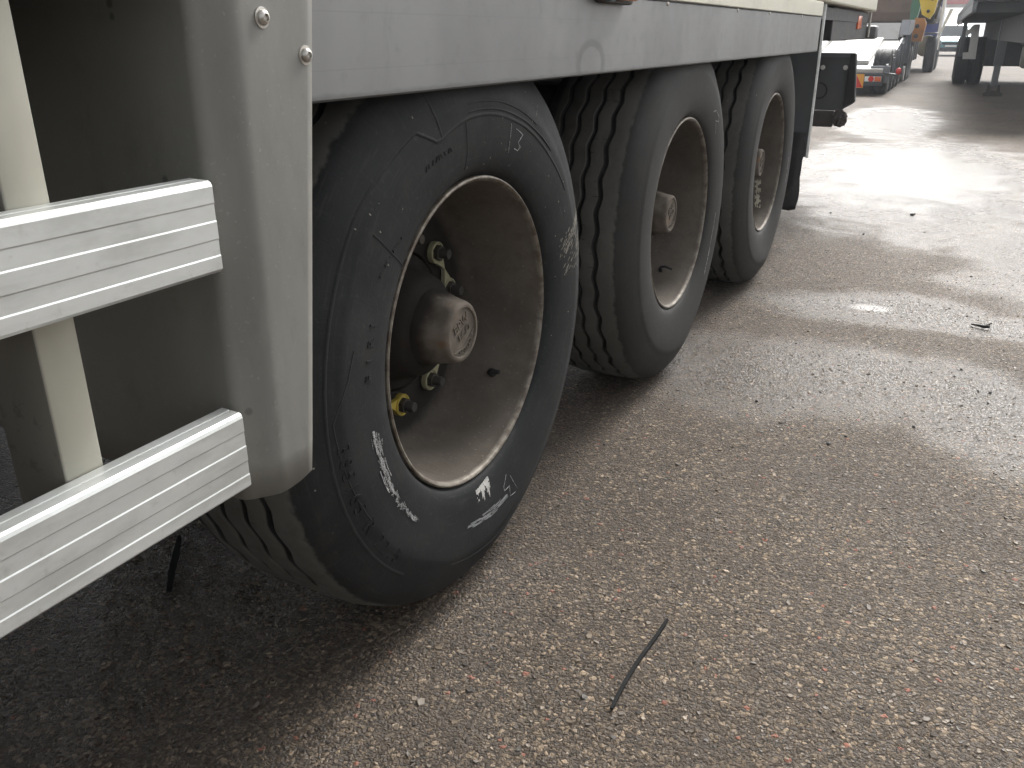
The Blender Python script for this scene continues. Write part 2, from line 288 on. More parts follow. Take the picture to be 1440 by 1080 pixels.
# ------------------------------------------------------------------ mesh helpers
class MB:
    def __init__(s): s.v = []; s.f = []; s.mi = []
    def add(s, vs, fs, mi=0):
        b = len(s.v); s.v += [tuple(p) for p in vs]; s.f += [tuple(i + b for i in f) for f in fs]; s.mi += [mi] * len(fs); return s
    def box(s, x0, x1, y0, y1, z0, z1, bev=0.0, mi=0):
        if bev <= 0:
            vs = [(x, y, z) for x in (x0, x1) for y in (y0, y1) for z in (z0, z1)]
            return s.add(vs, [(0, 1, 3, 2), (4, 6, 7, 5), (0, 4, 5, 1), (2, 3, 7, 6), (0, 2, 6, 4), (1, 5, 7, 3)], mi)
        bm = bmesh.new(); bmesh.ops.create_cube(bm, size=1)
        for q in bm.verts: q.co = Vector(((x0 + x1) / 2 + q.co.x * (x1 - x0), (y0 + y1) / 2 + q.co.y * (y1 - y0), (z0 + z1) / 2 + q.co.z * (z1 - z0)))
        bmesh.ops.bevel(bm, geom=list(bm.edges), offset=bev, segments=2, profile=.5, affect='EDGES')
        return s.bm(bm, mi)
    def bm(s, bm, mi=0):
        bm.verts.index_update(); s.add([tuple(q.co) for q in bm.verts], [[q.index for q in f.verts] for f in bm.faces], mi); bm.free(); return s
    def lathe(s, prof, n=48, axis='x', c=(0, 0, 0), mi=0, closed=False):   # prof: (r, a)
        vs = []; m = len(prof)
        for j in range(n):
            t = 2 * math.pi * j / n; cs, sn = math.cos(t), math.sin(t)
            for r, a in prof:
                if axis == 'x': vs.append((c[0] + a, c[1] + r * sn, c[2] + r * cs))
                elif axis == 'y': vs.append((c[0] + r * cs, c[1] + a, c[2] + r * sn))
                else: vs.append((c[0] + r * cs, c[1] + r * sn, c[2] + a))
        fs = []
        for j in range(n):
            k = (j + 1) % n
            for i in range(m if closed else m - 1):
                i2 = (i + 1) % m; fs.append((j * m + i, j * m + i2, k * m + i2, k * m + i))
        return s.add(vs, fs, mi)
    def prism(s, pts, lo, hi, axis='y', mi=0):   # pts 2-D outline in the other two axes (order x,z / y,z / x,y)
        n = len(pts); vs = []
        for h in (lo, hi):
            for p, q in pts:
                vs.append((p, h, q) if axis == 'y' else (h, p, q) if axis == 'x' else (p, q, h))
        fs = [tuple(range(n)), tuple(range(2 * n - 1, n - 1, -1))] + [(i, i + n, (i + 1) % n + n, (i + 1) % n) for i in range(n)]
        return s.add(vs, fs, mi)
    def tube(s, pts, r, n=8, mi=0):
        pts = [Vector(p) for p in pts]; rs = r if isinstance(r, (list, tuple)) else [r] * len(pts); vs = []; fs = []
        for i, p in enumerate(pts):
            t = (pts[min(i + 1, len(pts) - 1)] - pts[max(i - 1, 0)]).normalized()
            a = t.cross(Vector((0, 0, 1)));  a = t.cross(Vector((1, 0, 0))) if a.length < .1 else a
            a.normalize(); b = t.cross(a)
            for k in range(n):
                q = 2 * math.pi * k / n; vs.append(p + (a * math.cos(q) + b * math.sin(q)) * rs[i])
        for i in range(len(pts) - 1):
            for k in range(n): k2 = (k + 1) % n; fs.append((i * n + k, i * n + k2, (i + 1) * n + k2, (i + 1) * n + k))
        fs += [tuple(range(n)), tuple(range(len(pts) * n - 1, (len(pts) - 1) * n - 1, -1))]
        return s.add(vs, fs, mi)
    def mesh(s, name, mats, smooth=False, angle=35):
        me = bpy.data.meshes.new(name); me.from_pydata(s.v, [], s.f)
        for m in (mats if isinstance(mats, (list, tuple)) else [mats]): me.materials.append(M[m] if isinstance(m, str) else m)
        bm = bmesh.new(); bm.from_mesh(me); bmesh.ops.recalc_face_normals(bm, faces=bm.faces); bm.to_mesh(me); bm.free()
        for p, i in zip(me.polygons, s.mi): p.material_index = i
        if smooth:
            me.polygons.foreach_set('use_smooth', [True] * len(me.polygons)); me.set_sharp_from_angle(angle=rad(angle))
        me.update(); return me
    def build(s, name, mats, parent=None, loc=(0, 0, 0), smooth=False, angle=35):
        return link(name, s.mesh(name, mats, smooth, angle), parent, loc)
def link(name, me, parent=None, loc=(0, 0, 0), rot=(0, 0, 0)):
    o = bpy.data.objects.new(name, me); COL.objects.link(o); o.parent = parent; o.location = loc; o.rotation_euler = rot; return o
def thing(name, label, cat, loc=(0, 0, 0), rz=0, group=None):
    o = bpy.data.objects.new(name, None); COL.objects.link(o); o.location = loc; o.rotation_euler = (0, 0, rz); o.empty_display_size = .2
    return tag(o, label, cat, group)
def tag(o, label, cat, group=None):
    o['label'] = label; o['category'] = cat
    if group: o['group'] = group
    return o
def struct(o): o['kind'] = 'structure'; return o
def text_mesh(txt, size, depth):
    cu = bpy.data.curves.new('t', 'FONT'); cu.body = txt; cu.size = size; cu.extrude = depth; cu.align_x = 'CENTER'; cu.align_y = 'CENTER'; cu.resolution_u = 3
    o = bpy.data.objects.new('t', cu); COL.objects.link(o); dg = bpy.context.evaluated_depsgraph_get(); dg.update()
    me = bpy.data.meshes.new_from_object(o.evaluated_get(dg)); bpy.data.objects.remove(o); bpy.data.curves.remove(cu)
    vs = [tuple(q.co) for q in me.vertices]; fs = [tuple(p.vertices) for p in me.polygons]; bpy.data.meshes.remove(me); return vs, fs

# ------------------------------------------------------------------ ground
g = MB(); gx = [-400, -60, -8, -3, 0, 3, 8, 60, 400]; gy = [-300, -40, -6, -2, 2, 6, 20, 60, 700]
g.add([(x, y, 0) for y in gy for x in gx], [(j * 9 + i, j * 9 + i + 1, (j + 1) * 9 + i + 1, (j + 1) * 9 + i) for j in range(8) for i in range(8)])
ground = struct(g.build('asphalt_ground', 'asphalt'))
def aggregate():
    n = 26000; vs = []; fs = []; k = 0
    ys = rng.uniform(0, 1, n) ** 1.6 * 4.4 - 1.0
    for y in ys:
        far = y + 1.35
        xl = max(-1.4, .766 - 1.15 * far - .35); xr = min(1.9, .85 + .12 * far + .30)
        x = rng.uniform(xl, xr); s = rng.gamma(3.0, .00095) + .0014
        hgt = s * rng.uniform(.10, .34); e = rng.uniform(.55, 1); a0 = rng.uniform(0, 6.28); tilt = rng.normal(0, .13, 2); m = int(rng.integers(5, 8))
        ca, sa = math.cos(a0), math.sin(a0); ring = []
        for i in range(m):
            t = 2 * math.pi * (i + rng.uniform(-.38, .38)) / m; q = rng.uniform(.68, 1.15); u, w_ = s * q * math.cos(t), s * q * e * math.sin(t); ring.append((u * ca - w_ * sa, u * sa + w_ * ca))
        for (u, w_) in ring: vs.append((x + u, y + w_, -.0015))
        for (u, w_) in ring: q = rng.uniform(.5, .8); vs.append((x + u * q, y + w_ * q, max(.0002, hgt * rng.uniform(.7, 1) + tilt[0] * u + tilt[1] * w_)))
        fs.append(tuple(k + m + i for i in range(m)))
        for i in range(m): j = (i + 1) % m; fs.append((k + i, k + j, k + m + j, k + m + i))
        k += 2 * m
    me = bpy.data.meshes.new('aggregate_stones'); me.from_pydata(vs, [], fs); me.materials.append(M['stone']); me.update()
    o = link('aggregate_stones', me, ground); o['kind'] = 'stuff'; return o
aggregate()

# ------------------------------------------------------------------ trailer
ZC = .532
trailer = thing('semi_trailer', 'white and grey three-axle semi-trailer with side guards filling the left of the picture', 'trailer')
PROF = [(.293, -.012), (.2985, -.008), (.302, -.001), (.308, .004), (.316, .0075), (.330, .0115), (.352, .0150), (.38, .0175), (.405, .0183), (.425, .0176), (.436, .0168), (.440, .0150), (.455, .0118),
        (.472, .0064), (.484, .0018), (.494, -.0025), (.503, -.0072), (.512, -.013), (.5195, -.0195), (.5255, -.028), (.5295, -.039)]
def tri(t): t = t % 1.0; return 4 * abs(t - .5) - 1
def side_x(r):
    return float(np.interp(r, [p[0] for p in PROF], [p[1] for p in PROF]))
def tyre_mesh():
    cx = -.149; n = 560; prof = []; # (r, x, zig amplitude index)
    for r, x in PROF: prof.append((r, x, 0))
    tread = [(.5325, -.052, 0), (.5338, -.062, .5)]
    for gxp, wd, am in ((-.076, .0072, 1), (-.125, .0062, 1)):
        rt = .5348 if gxp > -.1 else .5358
        tread += [(rt, gxp + wd + .002, am), (rt - .0016, gxp + wd, am), (rt - .0115, gxp + wd * .62, am), (rt - .0115, gxp - wd * .62, am), (rt - .0016, gxp - wd, am), (rt, gxp - wd - .002, am)]
    half = prof + tread; mir = [(r, 2 * cx - x, am) for r, x, am in reversed(half)]; full = half + mir; m = len(full); vs = np.zeros((n, m, 3))
    for j in range(n):
        t = 2 * math.pi * j / n; q = 38 * j / n; zz = max(-.75, min(.75, tri(q))) * .0058
        for i, (r, x, am) in enumerate(full):
            xx = x + am * zz * (1 if i % 2 == 0 or True else 1); y, z = r * math.sin(t), r * math.cos(t)
            if z < -ZC + .001:
                z = -ZC + .001
            if r < .527 and xx > -.149: xx += .010 * math.exp(-((t - math.pi) / .42) ** 2) * math.exp(-((r - .44) / .055) ** 2)      # load bulge above the contact patch
            vs[j, i] = (xx, y, z)
    b = MB(); fs = []
    for j in range(n):
        k = (j + 1) % n
        for i in range(m - 1): fs.append((j * m + i, j * m + i + 1, k * m + i + 1, k * m + i))
    b.add(vs.reshape(-1, 3).tolist(), fs); return b.mesh('tyre', 'tyre', True, 38)
TYRE = tyre_mesh()
def rim_mesh():
    # deep dish single wheel: lip, bead seat wall, tapered barrel, disc, pilot hole
    p = [(.2925, -.022), (.2955, -.010), (.2965, -.004), (.2955, -.0005), (.2925, .0010), (.2890, -.0005), (.2865, -.005), (.2850, -.014), (.2825, -.022), (.2800, -.030), (.2775, -.040),
         (.2745, -.060), (.2705, -.090), (.2660, -.120), (.2620, -.142), (.2575, -.158), (.2500, -.170), (.2380, -.177), (.2250, -.179), (.2000, -.177), (.1750, -.175), (.1420, -.174), (.1405, -.176), (.1405, -.188)]
    b = MB(); b.lathe(p, 128); b.lathe([(.1405, -.188), (.20, -.190), (.262, -.185), (.275, -.12), (.2925, -.022)], 96)
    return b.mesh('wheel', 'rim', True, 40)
RIM = rim_mesh()
def hub_mesh():
    b = MB()
    b.lathe([(.1385, -.215), (.1385, -.180), (.134, -.172), (.118, -.166), (.112, -.160), (.104, -.130), (.098, -.116), (.090, -.108), (.082, -.104), (.0775, -.098)], 64)
    # faceted hub cap: hexagonal collar running into a round face
    n = 96; rows = []
    for a, rr, hexk in [(-.104, .0795, 0), (-.098, .0795, .2), (-.090, .076, .6), (-.078, .0715, 1), (-.058, .0660, 1), (-.046, .0635, .8), (-.040, .0615, .35), (-.0345, .0590, .1), (-.0315, .0555, 0), (-.0305, .0520, 0), (-.0310, .0490, 0), (-.0345, .0475, 0), (-.0345, .02, 0), (-.0345, .0005, 0)]:
        row = []
        for j in range(n):
            t = 2 * math.pi * j / n; ph = ((t + .35) % (math.pi / 3)) - math.pi / 6
            k = math.cos(math.pi / 6) / math.cos(ph); r = rr * (1 - hexk + hexk * min(1.0, k * 1.07)); row.append((a, r * math.sin(t), r * math.cos(t)))
        rows.append(row)
    vs = [p for r in rows for p in r]; fs = [(i * n + j, i * n + (j + 1) % n, (i + 1) * n + (j + 1) % n, (i + 1) * n + j) for i in range(len(rows) - 1) for j in range(n)]
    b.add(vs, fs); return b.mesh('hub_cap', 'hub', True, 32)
HUB = hub_mesh()
def hub_text():
    b = MB()
    def put(txt, size, u, v, rot=0.0):
        vs, fs = text_mesh(txt, size, .0011); c, s = math.cos(rot), math.sin(rot)
        o = []
        for x, y, z in vs:
            p, q = x * c - y * s + u, x * s + y * c + v; o.append((-.0335 + z, p, q))
        b.add(o, fs)
    r0 = .42
    def rp(u, v): return u * math.cos(r0) - v * math.sin(r0), u * math.sin(r0) + v * math.cos(r0)
    put('BPW', .026, *rp(.004, .019), r0); put('ECO', .022, *rp(.006, -.004), r0)
    # arc rule across the lower left with small letters under it
    pts = []
    for i in range(15):
        u = -.043 + .080 * i / 14; v = -.019 - .010 * math.sin(math.pi * i / 14); p, q = rp(u, v); pts.append((-.0337, p, q))
    b.tube(pts, .0013, 6)
    for i, ch in enumerate('ECOPLUS'):
        u = -.024 + .0085 * i; v = -.0365 - .003 * math.sin(math.pi * (i + .5) / 7) + (abs(i - 3) ** 2) * .0008; put(ch, .0105, *rp(u, v), r0)
    return b.mesh('hub_lettering', 'hub')
HUBTXT = hub_text()
def nut_mesh():
    b = MB(); hexp = [(.0165 * math.sin(math.pi / 3 * i), .0165 * math.cos(math.pi / 3 * i)) for i in range(6)]
    b.lathe([(.0225, 0), (.0225, .004), (.0185, .0065), (.0172, .0068)], 24); b.prism(hexp, .005, .0235, 'x')
    b.lathe([(.0105, .0), (.0105, .040), (.009, .043), (.0005, .043)], 16); return b.mesh('wheel_nut', 'nut_dark', True, 30)
NUT = nut_mesh()
def pointer_mesh(mat):
    b = MB(); pts = []
    for i in range(17):
        t = math.pi * .19 + (2 * math.pi - math.pi * .38) * i / 16; pts.append((.0232 * math.sin(t), .0232 * math.cos(t)))
    pts.append((0, .050)); b.prism(pts, .0, .009, 'x'); b.lathe([(.0232, .009), (.0225, .0115), (.0200, .0115), (.0185, .009)], 24)
    return b.mesh('nut_pointer', mat, True, 30)
PTR = {k: pointer_mesh(k) for k in ('pointer_yellow', 'pointer_pale')}
def polar(r, th, yc=0, lift=.0008):
    t = rad(th); tt = t % (2 * math.pi); lift += .010 * math.exp(-((tt - math.pi) / .42) ** 2) * math.exp(-((r - .44) / .055) ** 2)
    return Vector((side_x(r) + lift, r * math.sin(t), r * math.cos(t)))
def stroke(b, pts, wd, lift=.0009, sub=6):
    """a thin ribbon lying on the sidewall; pts = (r, deg)"""
    P = []
    for (r0, a0), (r1, a1) in zip(pts, pts[1:]):
        da = (a1 - a0 + 180) % 360 - 180
        for k in range(sub): P.append((r0 + (r1 - r0) * k / sub, a0 + da * k / sub))
    P.append(pts[-1]); Q = [polar(r, a, lift=lift) for r, a in P]; vs = []
    for i, q in enumerate(Q):
        t = (Q[min(i + 1, len(Q) - 1)] - Q[max(i - 1, 0)]).normalized(); nrm = t.cross(Vector((1, 0, 0))).normalized()
        ww = wd * random.uniform(.55, 1.15); vs += [q + nrm * ww, q + Vector((.0006, 0, 0)), q - nrm * ww]
    fs = []
    for i in range(len(Q) - 1): a = 3 * i; fs += [(a, a + 1, a + 4, a + 3), (a + 1, a + 2, a + 5, a + 4)]
    b.add(vs, fs)
def ridge(b, pts, wd, hgt, sub=8):
    P = []
    for (r0, a0), (r1, a1) in zip(pts, pts[1:]):
        for k in range(sub): P.append((r0 + (r1 - r0) * k / sub, a0 + (a1 - a0) * k / sub))
    P.append(pts[-1]); Q = [polar(r, a, lift=0) for r, a in P]; vs = []
    for i, q in enumerate(Q):
        t = (Q[min(i + 1, len(Q) - 1)] - Q[max(i - 1, 0)]).normalized(); nrm = t.cross(Vector((1, 0, 0))).normalized()
        vs += [q + nrm * wd - Vector((.001, 0, 0)), q + nrm * wd * .5 + Vector((hgt, 0, 0)), q - nrm * wd * .5 + Vector((hgt, 0, 0)), q - nrm * wd - Vector((.001, 0, 0))]
    fs = []
    for i in range(len(Q) - 1):
        a = 4 * i
        for k in range(3): fs.append((a + k, a + k + 1, a + k + 5, a + k + 4))
    b.add(vs, fs)
def arc_text(b, txt, size, r, th, flip=False, depth=.0014, pitch=4.0):
    """embossed letters round the sidewall, one by one"""
    sg = -1 if flip else 1
    for i, ch in enumerate(txt):
        if ch == ' ': continue
        vs, fs = text_mesh(ch, size, depth); o = []
        for x, y, z in vs:
            p = polar(r + sg * y, th + sg * pitch * i + sg * math.degrees(x / r), lift=0); p.x += z + depth * .2; o.append(p)
        b.add(o, fs)

def make_wheel(yc, nut_phase=0.0, nuts=True, detail=True):
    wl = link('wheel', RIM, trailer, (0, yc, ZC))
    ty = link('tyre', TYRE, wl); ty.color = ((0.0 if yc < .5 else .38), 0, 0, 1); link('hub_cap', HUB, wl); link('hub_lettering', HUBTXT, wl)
    if nuts:
        for i in range(10):
            t = rad(46 - 72 + nut_phase + 36 * i - (2 if i % 2 else 0)); y, z = .1675 * math.sin(t), .1675 * math.cos(t)
            link('wheel_nut', NUT, wl, (-.174, y, z))
            # pointers turned towards each other in pairs; mesh points to +Z
            tdir = (t + math.pi / 2 + .15) if i % 2 == 0 else (t - math.pi / 2 - .15)
            link('nut_pointer', PTR['pointer_yellow' if i == 6 - 0 else 'pointer_pale'], wl, (-.1695, y, z), (-tdir, 0, 0))
    return wl
wheels = [make_wheel(0, 0), make_wheel(1.31, 11), make_wheel(2.62, 23)]
def valve(wl, th, x, bent):
    t = rad(th); r = float(np.interp(-x, [.04, .09, .15], [.2775, .2705, .262])); c, s_ = math.cos(t), math.sin(t)
    P = lambda dx, dr, dt=0: (x + dx, (r - dr) * s_ + dt * c, (r - dr) * c - dt * s_)
    b = MB()
    if bent: b.tube([P(0, -.004), P(0, .010), P(.004, .020), P(.018, .024), P(.034, .018), P(.042, .014)], [.007, .0065, .0048, .0042, .004, .0045], 8)
    else: b.tube([P(0, -.004), P(0, .009), P(.001, .012), P(.006, .016), P(.018, .018), P(.024, .018)], [.010, .009, .0065, .0055, .0048, .0048], 8)
    b.build('valve_stem', 'black_rubber', wl, smooth=True)
valve(wheels[0], 128, -.085, False); valve(wheels[1], 147, -.10, True); valve(wheels[2], 200, -.10, True)
# chalk, scuffs and raised lettering of the front wheel
w0, w1, w2 = wheels
b = MB(); stroke(b, [(.393, 15.7), (.366, 16.4), (.342, 17.2)], .0011); stroke(b, [(.389, 18.9), (.386, 23.4), (.368, 21.7), (.363, 23.7), (.354, 22.5), (.354, 20.2)], .0010); b.build('chalk_number', 'chalk', w0)
b = MB(); stroke(b, [(.345, 165.6), (.363, 169.0), (.373, 169.2), (.376, 165.9), (.398, 166.9), (.405, 163.8)], .0009); stroke(b, [(.358, 163.8), (.405, 162.3)], .0008); b.build('chalk_number', 'chalk', w0)
b = MB()
for i in range(150):
    t = random.random(); th = -98 - 37 * t; r = .361 + .006 * t + random.gauss(0, .0045) * (1.2 - .6 * t); L = random.uniform(.8, 2.2)
    if t < .5 and random.random() < .5: stroke(b, [(r, th), (r + .0008, th - L * 1.6)], random.uniform(.0006, .0018), sub=3)
    else:
        q = random.uniform(.0015, .0035); stroke(b, [(r + q, th), (r - q * .3, th - L * .4), (r - q, th - L * .1), (r + q * .2, th - L * .9)], .00055, sub=3)
for r_, a0, a1, wd in ((.366, -97, -104, .0026), (.361, -104, -111, .0024), (.354, -99, -106, .0012), (.352, -107, -114, .0012), (.373, -110, -117, .0014), (.366, -131, -135.5, .0024)): stroke(b, [(r_, a0), (r_ + .001, (a0 + a1) / 2), (r_, a1)], wd, sub=5)
b.build('chalk_scribble', 'chalk', w0)['kind'] = 'stuff'
b = MB()   # remains of a paper label
from mathutils import noise as mnoise
for i in range(44):
    for j in range(44):
        r = .311 + .0010 * i; a = -173.6 - .237 * j; u, w_ = i / 44, j / 44
        edge = .30 - .75 * (mnoise.fractal((i * .15, j * .15, 2.0), 1.0, 2.0, 3) * .5 + .5) + (.9 if u > .55 + .25 * math.sin(j * .41) + .12 * math.sin(j * 1.3) else 0) + (.9 if u < .16 - .2 * w_ else 0) + (.5 if j in (0, 43) else 0) + (.35 if w_ < .35 and u > .35 else 0)
        if edge > .12: continue
        jt = lambda: random.uniform(-.0001, .0001)
        q = [polar(r + jt(), a), polar(r + .00102, a), polar(r + .00102, a - .24), polar(r, a - .24)]; b.add(q, [(0, 1, 2, 3)])
b.build('paper_label', simple('worn_paper', (.52, .51, .48), .9, 0, .5, 90, .2, (.1, .1, .1), .7), w0)
b = MB()   # grey rubbed smear
for i in range(46):
    t = random.random(); th = -166 - 23 * t; wdt = .008 * math.sin(math.pi * min(1, max(.05, t * .8 + .1))); r = .380 + .008 * t * t + random.uniform(-wdt, wdt); stroke(b, [(r, th), (r + .001, th - random.uniform(2, 6))], random.uniform(.0005, .0014), sub=3)
b.build('rubbed_smear', M['tank_pale'] if False else simple('smear_grey', (.16, .165, .165), .9, 0, .4, 60, .2), w0)
b = MB()   # dried mud splash on the rear shoulder of the sidewall
for i in range(420):
    k = random.random(); r = .34 + .14 * random.random() ** .7
    th = 75.5 - (r - .36) * 40 + random.gauss(0, 1.0) * (1 + 5 * max(0, .44 - r)) if k < .62 else 84 - (r - .36) * 55 + random.gauss(0, 2.2)
    if random.random() > (r - .30) / .16: continue
    sz = abs(random.gauss(0, .0012)) + .0004; st = random.uniform(1, 5); n = 6; q = []
    for m_ in range(n):
        t = 2 * math.pi * m_ / n; u = sz * random.uniform(.6, 1.2) * math.cos(t) * st; w_ = sz * random.uniform(.6, 1.2) * math.sin(t); q.append(polar(r + u, th - math.degrees(u / r) * .6 + math.degrees(w_ / r), lift=.0008))
    b.add(q, [tuple(range(n))])
b.build('mud_splash', 'mud', w0)['kind'] = 'stuff'
b = MB()   # pale road specks
for i in range(48):
    r = random.uniform(.315, .47); th = random.choice([random.uniform(-60, 60), random.uniform(40, 110)]); sz = random.uniform(.0004, .0017); st = random.uniform(1, 2.4); q = []
    for m_ in range(6):
        t = math.pi / 3 * m_; q.append(polar(r + sz * math.cos(t) * st, th + math.degrees(sz * math.sin(t) / r), lift=.0007))
    b.add(q, [tuple(range(6))])
b.build('mud_specks', 'mud', w0)['kind'] = 'stuff'
b = MB()
ridge(b, [(.462, -140), (.463, -100), (.462, -66), (.461, -52), (.446, -34.8), (.441, -28), (.422, -25.2), (.401, -22.1), (.398, -19.8), (.399, -17), (.403, -6.7), (.402, 4), (.401, 16), (.404, 29.5), (.408, 42), (.42, 58)], .0045, .0009)
ridge(b, [(.399, -19.6), (.442, -20.1), (.478, -20.4)], .0042, .0006)
ridge(b, [(.412, -6.7), (.411, 4), (.411, 18), (.414, 30), (.420, 42)], .0026, .0012); ridge(b, [(.425, -6.7), (.424, 4), (.424, 18), (.426, 30)], .0022, .0010)
ridge(b, [(.318, -9), (.346, -8), (.401, -8.4)], .0012, .0006); ridge(b, [(.303, -51.9), (.36, -52.3), (.421, -52)], .0012, .0007)
ridge(b, [(.43, -118), (.452, -90), (.42, -82), (.41, -76)], .0022, .0008); ridge(b, [(.47, 140), (.452, 175), (.445, 200)], .0026, .0010)
b.build('sidewall_ridge', 'tyre', w0, smooth=True, angle=80).color = (0, 0, 0, 1)
b = MB(); arc_text(b, '385/65 R 22.5', .036, .440, -96, flip=True, pitch=3.1); arc_text(b, 'FIRI', .024, .367, -83, flip=False, pitch=4.2)
for i in range(9):     # worn-off small moulded marks
    a = -59 + 1.5 * i + random.uniform(-.3, .3); ridge(b, [(.372 - .003 * i, a), (.378 - .003 * i, a + random.uniform(-.6, .6))], .0011, .0010, 2)
for i in range(9):
    a = -29 + 1.6 * i; ridge(b, [(.376 - .0012 * i, a), (.384 - .0012 * i, a + random.uniform(-.8, .8))], .0011, .0010, 2)
lt = b.build('sidewall_lettering', 'tyre', w0); lt['kind'] = 'stuff'; lt.color = (0, 0, 0, 1)
b = MB(); stroke(b, [(.371, 36.8), (.390, 40), (.402, 46), (.392, 48.5), (.371, 44.2), (.365, 48), (.358, 51)], .0012); b.build('chalk_number', 'chalk', w1)
b = MB(); stroke(b, [(.37, 97.9), (.367, 107), (.366, 116.3), (.372, 126), (.377, 133)], .0013); stroke(b, [(.371, 118), (.374, 131)], .0018); b.build('chalk_streak', 'chalk', w1)
b = MB(); stroke(b, [(.372, 92), (.372, 101)], .0012); stroke(b, [(.374, 104), (.376, 110)], .0010); b.build('chalk_streak', 'chalk', w2)
# ivory paint patch left on the barrel of the third wheel
b = MB(); ny = 22; nx = 8
for i in range(ny):
    for j in range(nx):
        t = i / (ny - 1); u = j / (nx - 1); k = mnoise.noise((i * .35, j * .5, 5.0))
        if k < -.33 or (u < .15 or u > .85 or t < .06 or t > .9) and k < .05: continue
        q = []
        for dt, du in ((0, 0), (1, 0), (1, 1), (0, 1)):
            tt = (i + dt) / ny; uu = (j + du) / nx; th = rad(114 + 31 * tt); x = -.106 + .032 * tt + (.030 - .004 * tt) * uu
            r = float(np.interp(-x, [.030, .040, .060, .090, .120], [.2800, .2775, .2745, .2705, .2660])) - .0009; q.append((x, r * math.sin(th), r * math.cos(th)))
        b.add(q, [(0, 1, 2, 3)])
b.build('paint_patch', 'patch_ivory', w2)

# far side wheels, axles, chassis
def far_wheel(yc):
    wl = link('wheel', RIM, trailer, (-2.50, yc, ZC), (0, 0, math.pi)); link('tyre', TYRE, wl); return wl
for yc in (0, 1.31, 2.62):
    far_wheel(yc)
    a = MB(); a.lathe([(.0005, -2.35), (.07, -2.35), (.07, -.24), (.0005, -.24)], 20, 'x', (0, yc, ZC)); a.lathe([(.19, -.30), (.205, -.29), (.205, -.225), (.14, -.215)], 40, 'x', (0, yc, ZC)); a.build('axle', 'chassis', trailer, smooth=True)
    a = MB(); a.lathe([(.0005, -.10), (.12, -.10), (.13, 0), (.12, .12), (.0005, .12)], 20, 'z', (-.62, yc + .28, .78)); a.build('air_spring', 'black_rubber', trailer, smooth=True)
for xb in (-.70, -1.80):
    b = MB(); b.box(xb - .07, xb + .07, -9, 5.5, 1.10, 1.125); b.box(xb - .01, xb + .01, -9, 5.5, .80, 1.10); b.box(xb - .07, xb + .07, -9, 5.5, .775, .80); b.build('chassis_beam', 'chassis', trailer)
b = MB(); b.box(-2.50, 0.0, -9, 5.55, 1.13, 1.19); b.build('deck', 'chassis', trailer)
b = MB(); b.box(-2.545, .040, -9, 5.62, 1.205, 3.9, .01); b.build('box_body', 'cream', trailer)
for k in range(26):
    y = -8.7 + .56 * k; b = MB(); b.box(-2.48, -.02, y, y + .05, 1.04, 1.128); b.build('cross_member', 'chassis', trailer)

# skirt above the wheels: grooved aluminium planks
def extrude(name, mat, sect, y0, y1, parent, smooth=False):
    b = MB(); b.prism(sect, y0, y1, 'y'); return b.build(name, mat, parent, smooth=smooth)
XS = .045
zz = [.983, 1.008, 1.050, 1.086, 1.136]
sec = [(XS - .022, .983), (XS - .003, .983), (XS, .986)]
sec += [(XS, 1.134), (XS - .003, 1.136), (XS - .022, 1.136)]
extrude('skirt_panel', 'skirt', sec, -.56, 3.262, trailer)
extrude('side_rail', 'cream', [(XS - .03, 1.1395), (XS + .002, 1.1395), (XS + .004, 1.1415), (XS + .004, 1.198), (XS + .002, 1.200), (XS - .03, 1.200)], -9, 3.262, trailer)
extrude('rail_gasket', 'black_rubber', [(XS - .03, 1.1362), (XS - .001, 1.1362), (XS - .001, 1.1393), (XS - .03, 1.1393)], -.56, 3.262, trailer)
for y in (.9, 1.62, 2.1, 2.75): b = MB(); b.lathe([(.0005, .004), (.0045, .003), (.006, 0)], 10, 'x', (XS, y, 1.131)); b.build('skirt_rivet', 'bolt_steel', trailer, smooth=True)
# side marker lamp
lamp = MB(); lamp.box(XS, XS + .020, .420, .600, 1.120, 1.195, .006); lamp = lamp.build('marker_lamp', 'nut_dark', trailer, smooth=True)
MB().box(XS + .0195, XS + .038, .468, .592, 1.127, 1.190, .009).build('lamp_lens', 'lens_orange', lamp, smooth=True)
MB().box(XS + .0195, XS + .034, .424, .462, 1.122, 1.192, .006).build('lamp_end', 'teal_plastic', lamp, smooth=True)

